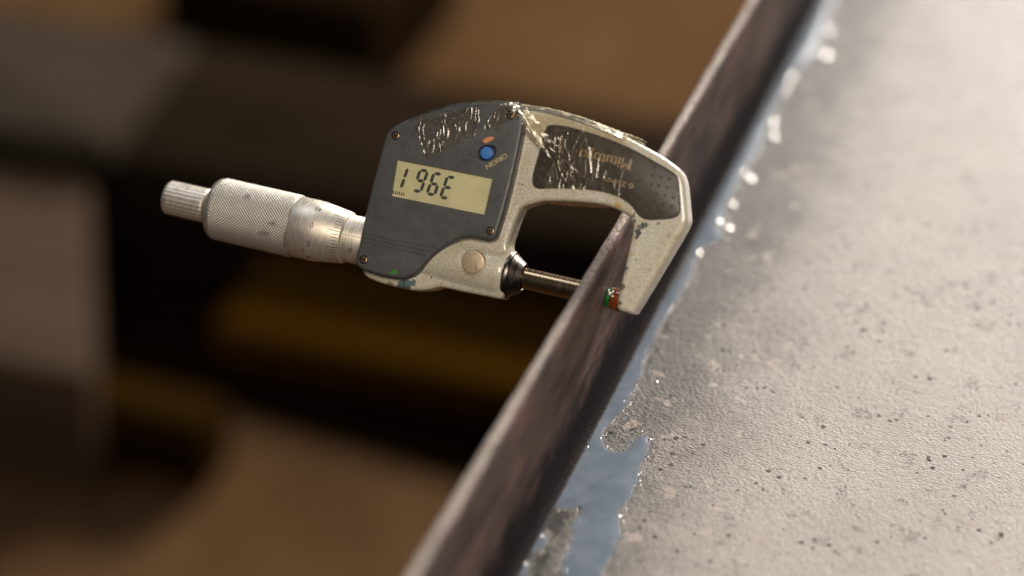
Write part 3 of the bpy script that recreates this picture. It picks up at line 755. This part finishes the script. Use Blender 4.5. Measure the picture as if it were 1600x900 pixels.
# engraved scale: the datum line, the half-millimetre ticks and the thimble graduations
def on_cyl(pts, rad):                        # (u, arc mm from datum) -> point on a cone or cylinder
    out = []
    for (u, s) in pts:
        r = rad(u); a = s / r + A0
        out.append((u, r * math.sin(a), r * math.cos(a)))
    return out
def patch(mb, u0, u1, s0, s1, rad, n=3):
    vs = []; fs = []
    for i in range(n + 1):
        for j in range(n + 1):
            vs += on_cyl([(u0 + (u1 - u0) * i / n, s0 + (s1 - s0) * j / n)], rad)
    for i in range(n):
        for j in range(n): b = i * (n + 1) + j; fs.append((b, b + 1, b + n + 2, b + n + 1))
    mb.add(vs, fs)
def cyl_text(name, txt, size, u, s, rad, parent, flip=True, turn=0.0):
    vs, fs = text_mesh(txt, size); mb = MB(); pts = []
    ca, sa = math.cos(turn), math.sin(turn)
    for x, y, z in vs:
        x, y = x * ca - y * sa, x * sa + y * ca
        pts.append((u - x, s - y))
    mb.add(on_cyl(pts, rad), fs); return mb.build(name, M_BLACK, parent, recalc=False)
# where the datum line lies round the barrel: measured on the photograph
A0 = 0.0
best = None
for k in range(-80, 81):
    a = radians(k); r = RS; P = ML @ Vector((-80.5, r * math.sin(a), r * math.cos(a))) + Vector((0, 0, ZA))
    d = P - CAM; cx = d.dot(Vector(RC[0])); cy = d.dot(Vector(RC[1])); cz = -d.dot(Vector(RC[2]))
    py = 450 - cy / cz * FPX; pxx = 800 + cx / cz * FPX
    e = abs(py - (369.0 + 0.215 * (pxx - 550)))
    if best is None or e < best[0]: best = (e, a)
A0 = best[1]
rs = lambda u: RS + 0.012
def rth(u):
    t_ = min(1, max(0, (UTH - 0.2 - u) / 8.3)); r = RT + (9.25 - RT) * t_
    if u < UTH - 8.5: r = 9.25 + min(1, (UTH - 8.5 - u) / 0.7) * 0.17 + 0.03
    return r + 0.015
mb = MB(); patch(mb, UTH - 1, -71.2, -0.07, 0.07, rs); mb.build('datum_line', M_BLACK, sleeve, recalc=False)
UZ = UTH + 3.96
for k in range(0, 5):
    mb = MB(); patch(mb, UZ - k - 0.06, UZ - k + 0.06, -(2.6 if k == 0 else 1.6) - 0.3, -0.3, rs); mb.build('tick', M_BLACK, sleeve, recalc=False)
    mb = MB(); patch(mb, UZ - k + 0.44, UZ - k + 0.56, 0.6, 2.1, rs); mb.build('tick', M_BLACK, sleeve, recalc=False)
cyl_text('numeral', '0', 2.3, UZ - 0.1, -4.5, rs, sleeve)
per = 2 * math.pi / 50
for k in range(-16, 17):
    L = 3.6 if k % 5 == 0 else 2.1
    sft = (-k + 0.3) * per                # graduation angle relative to the datum
    vs = []; mb = MB()
    def pk(u, s): r = rth(u); a = A0 + sft + s / r; return (u, r * math.sin(a), r * math.cos(a))
    vs = [pk(UTH - 0.25, -0.09), pk(UTH - 0.25, 0.09), pk(UTH - 0.25 - L, 0.09), pk(UTH - 0.25 - L, -0.09)]
    mb.add(vs, [(0, 1, 2, 3)]); mb.build('graduation', M_BLACK, thimble, recalc=False)
    if k % 5 == 0:
        s_keep = sft * rth(UTH - 8.9)
        cyl_text('numeral', str(k % 50), 2.3, UTH - 8.9, s_keep, rth, thimble)

# ---- clear sticky tape, crumpled
def tape_material():
    t = NT('clear_tape'); t.n.remove(t.b)
    tr = t.n.new('ShaderNodeBsdfTransparent'); tr.inputs[0].default_value = (0.95, 0.92, 0.86, 1)
    gl = t.n.new('ShaderNodeBsdfGlossy'); gl.inputs['Roughness'].default_value = 0.23; gl.inputs[0].default_value = (0.85, 0.81, 0.74, 1)
    df = t.n.new('ShaderNodeBsdfTranslucent'); df.inputs[0].default_value = (0.8, 0.74, 0.62, 1)
    d2 = t.n.new('ShaderNodeBsdfDiffuse'); d2.inputs[0].default_value = (0.75, 0.68, 0.55, 1)
    fr = t.n.new('ShaderNodeFresnel'); fr.inputs['IOR'].default_value = 1.5
    nb = t.bump(t.noise(0.5, 3, 0.5), 0.14, 0.3)
    t.l.new(nb, gl.inputs['Normal']); t.l.new(nb, fr.inputs['Normal'])
    f2 = t.math('ADD', t.math('MULTIPLY', fr.outputs[0], 1.1), 0.03)
    m0 = t.n.new('ShaderNodeAddShader'); m1 = t.n.new('ShaderNodeMixShader'); m2 = t.n.new('ShaderNodeMixShader')
    mD = t.n.new('ShaderNodeMixShader'); mD.inputs[0].default_value = 0.5
    t.l.new(df.outputs[0], mD.inputs[1]); t.l.new(d2.outputs[0], mD.inputs[2])
    t.l.new(t.ramp(t.noise(0.35, 4), 0.35, 0.75, 0.01, 0.06), m1.inputs[0]); t.l.new(tr.outputs[0], m1.inputs[1]); t.l.new(mD.outputs[0], m1.inputs[2])
    t.l.new(f2, m2.inputs[0]); t.l.new(m1.outputs[0], m2.inputs[1]); t.l.new(gl.outputs[0], m2.inputs[2]); t.l.new(m2.outputs[0], t.out.inputs['Surface'])
    return t.m
M_TAPE = tape_material()
def inside(p, poly):
    c = False; j = len(poly) - 1
    for i in range(len(poly)):
        a, b = poly[i], poly[j]
        if (a[1] > p[1]) != (b[1] > p[1]) and p[0] < (b[0] - a[0]) * (p[1] - a[1]) / (b[1] - a[1]) + a[0]: c = not c
        j = i
    return c
def crumple(u, v, amp, fs, seed):
    q = Vector((u * fs, v * fs * 0.6 + u * fs * 0.15, seed)); wq = q + Vector((noise.noise(q * 0.6), noise.noise(q * 0.6 + Vector((5, 1, 2))), 0)) * 1.6
    h = 0.0
    for k, (s, a_) in enumerate(((1.0, 1.0), (1.9, 0.3))):
        n_ = noise.noise(wq * s + Vector((0, 0, k * 7.3))); h += a_ * max(0.0, 1 - abs(n_) * 5.0)
    return amp * max(0.0, h)
def tape(name, poly, w, amp, fs, seed, step=0.3, hfun=None):
    us = [p[0] for p in poly]; vs_ = [p[1] for p in poly]; mb = MB()
    nu = int((max(us) - min(us)) / step) + 2; nv = int((max(vs_) - min(vs_)) / step) + 2
    idx = {}; V = []; Fq = []
    for i in range(nu):
        for j in range(nv):
            u = min(us) + i * step; v = min(vs_) + j * step
            if inside((u, v), poly):
                idx[(i, j)] = len(V); base = w if hfun is None else hfun(u, v)
                V.append((u, v, base + crumple(u, v, amp, fs, seed)))
    for (i, j), k in idx.items():
        if (i + 1, j) in idx and (i, j + 1) in idx and (i + 1, j + 1) in idx:
            Fq.append((k, idx[(i + 1, j)], idx[(i + 1, j + 1)], idx[(i, j + 1)]))
    mb.add(V, Fq); return mb.build(name, M_TAPE, root, 60, recalc=False)
def ribbon(name, pts, width, thick, seed, twist=0.0):      # folded strand of tape
    mb = MB(); P = [Vector(p) for p in pts]; sm_ = []
    for i in range(len(P) - 1):
        for j in range(14): sm_.append(P[i].lerp(P[i + 1], j / 14))
    for _ in range(10): sm_ = [sm_[0]] + [(sm_[i - 1] + sm_[i] * 2 + sm_[i + 1]) / 4 for i in range(1, len(sm_) - 1)] + [sm_[-1]]
    V = []; Fq = []; K = 9
    for i, p in enumerate(sm_):
        tg = (sm_[min(i + 1, len(sm_) - 1)] - sm_[max(i - 1, 0)]).normalized(); side = tg.cross(Vector((0, 0, 1))).normalized()
        for k in range(K):
            s = k / (K - 1) - 0.5
            hh = thick * (noise.noise(Vector((s * 7, i * 0.10, seed))) + 0.6 * abs(noise.noise(Vector((s * 15, i * 0.05, seed + 3)))) + 0.7 * (1 - (2 * s) ** 2))
            V.append(p + side * s * width * (1 + 0.35 * noise.noise(Vector((i * .12, seed, 0)))) + Vector((0, 0, max(0, hh))))
    for i in range(len(sm_) - 1):
        for k in range(K - 1): b = i * K + k; Fq.append((b, b + 1, b + K + 1, b + K))
    mb.add(V, Fq); return mb.build(name, M_TAPE, root, 60, recalc=False)
def P1(l, w): return [Z1(x, y, w) for x, y in l]
def P3(l, w): return [Z3(x, y, w) for x, y in l]
tape('tape_patch', P1([(572, 330), (590, 275), (640, 245), (760, 215), (880, 175), (1030, 145), (1105, 150), (1130, 200), (1085, 385), (980, 420), (880, 470), (790, 530), (690, 590), (655, 540), (620, 450)], WH), WH + 0.06, 0.19, 0.46, 2.2, 0.13)
tape('tape_patch', P1([(1140, 330), (1200, 230), (1280, 115), (1350, 130), (1330, 250), (1300, 330), (1200, 340)], WH), WH + 0.06, 0.19, 0.42, 5.2, 0.13)
tape('tape_film', P3([(215, 130), (420, 135), (640, 195), (850, 275), (1030, 380), (1045, 440), (1000, 560), (935, 800), (820, 760), (680, 742), (520, 728), (345, 728), (345, 660), (420, 520), (440, 470), (330, 330)], WF + .3), WF + 0.38, 0.12, 0.22, 1.1, 0.3)
tape('tape_patch', P3([(345, 728), (345, 660), (420, 520), (440, 470), (380, 260), (540, 270), (560, 420), (620, 600), (700, 640), (680, 742), (520, 728)], WF + .6), WF + 0.62, 0.22, 0.36, 3.7, 0.14)
tape('tape_patch', P3([(590, 430), (660, 390), (740, 400), (820, 540), (880, 670), (760, 640), (700, 590), (620, 480)], WF + .5), WF + 0.5, 0.18, 0.3, 8.7, 0.15)
def P3w(l): return [(*Z3(x, y, w), w) for x, y, w in l]
ribbon('tape_fold', P3w([(40, 72, 9.3), (100, 92, 9.3), (175, 125, 9.0), (245, 200, 8.2), (330, 330, 6.6), (430, 440, 6.0), (520, 560, 5.9), (620, 650, 5.6)]), 4.2, 0.75, 1.0)
ribbon('tape_fold', P3w([(110, 110, 9.2), (190, 185, 8.6), (300, 350, 6.8), (410, 470, 5.9)]), 2.4, 0.6, 6.0)
ribbon('tape_fold', P3w([(430, 250, 5.8), (480, 330, 5.9), (450, 440, 5.9)]), 1.8, 0.5, 9.0)
# loose film standing off the outside and the inside of the arch
def wall_film(name, line, w0, w1, amp, seed):
    mb = MB(); V = []; Fq = []; n = 60; m = 16
    pts = [Vector(p) for p in line]; L = [0]
    for i in range(len(pts) - 1): L.append(L[-1] + (pts[i + 1] - pts[i]).length)
    for i in range(n + 1):
        s = L[-1] * i / n; k = max(j for j in range(len(L)) if L[j] <= s + 1e-9); k = min(k, len(pts) - 2)
        p = pts[k].lerp(pts[k + 1], (s - L[k]) / (L[k + 1] - L[k])); d = (pts[k + 1] - pts[k]).normalized(); nn = Vector((-d.y, d.x))
        for j in range(m + 1):
            w = w0 + (w1 - w0) * j / m; h = amp * noise.noise(Vector((s * .5, w * .5, seed)))
            V.append((p.x + nn.x * h, p.y + nn.y * h, w))
    for i in range(n):
        for j in range(m): b = i * (m + 1) + j; Fq.append((b, b + 1, b + m + 2, b + m + 1))
    mb.add(V, Fq); return mb.build(name, M_TAPE, root, 60, recalc=False)
wall_film('tape_film', [Z3(x, y, 0) for x, y in ((190, 78), (420, 108), (640, 168), (850, 246), (1138, 352))], -5.5, 5.4, 0.35, 2.0)
wall_film('tape_film', [Z3(x, y, 0) for x, y in ((650, 178), (860, 262), (1136, 378))], -5.5, 5.2, 0.3, 4.0)
wall_film('tape_film', [Z3(x, y, 4) for x, y in ((330, 815), (480, 835), (640, 842), (800, 862), (860, 850))], -5.2, 5.0, 0.5, 6.0)
wall_film('tape_film', [Z1(x, y, 8) for x, y in ((525, 248), (700, 178), (880, 124), (1080, 101), (1270, 90), (1360, 102), (1450, 140))], 3.0, 8.9, 0.15, 7.0)

def edge_film(name, line, w_out, w_in, inset, out=0.15, seed=0.0):   # film folded over an outer top edge
    mb = MB(); pts = [Vector(p) for p in line]; sm_ = []
    for i in range(len(pts) - 1):
        for j in range(16): sm_.append(pts[i].lerp(pts[i + 1], j / 16))
    sm_.append(pts[-1])
    for _ in range(12): sm_ = [sm_[0]] + [(sm_[i - 1] + sm_[i] * 2 + sm_[i + 1]) / 4 for i in range(1, len(sm_) - 1)] + [sm_[-1]]
    V = []; Fq = []; K = 7
    for i, p in enumerate(sm_):
        d = (sm_[min(i + 1, len(sm_) - 1)] - sm_[max(i - 1, 0)]).normalized(); nn = Vector((-d.y, d.x))
        if nn.y < 0: nn = -nn
        for k in range(K):
            f = k / (K - 1); off = out - (inset + out) * f; w = w_out + (w_in - w_out) * f
            h = 0.16 * noise.noise(Vector((i * 0.16, f * 2.2, seed)))
            V.append((p.x + nn.x * (off + h), p.y + nn.y * (off + h), w + h * 0.7))
    for i in range(len(sm_) - 1):
        for k in range(K - 1): b = i * K + k; Fq.append((b, b + 1, b + K + 1, b + K))
    mb.add(V, Fq); return mb.build(name, M_TAPE, root, 60, recalc=False)
edge_film('tape_film', [Z3(x, y, 3) for x, y in ((150, 72), (300, 96), (430, 120), (640, 178), (850, 258), (1000, 322))], 3.2, 6.3, 1.0, 0.75, 3.0)
edge_film('tape_film', [Z1(x, y, 8) for x, y in ((530, 250), (700, 182), (880, 128), (1080, 105), (1270, 94), (1370, 108), (1450, 150))], 7.4, 9.6, 0.7, 0.35, 8.0)
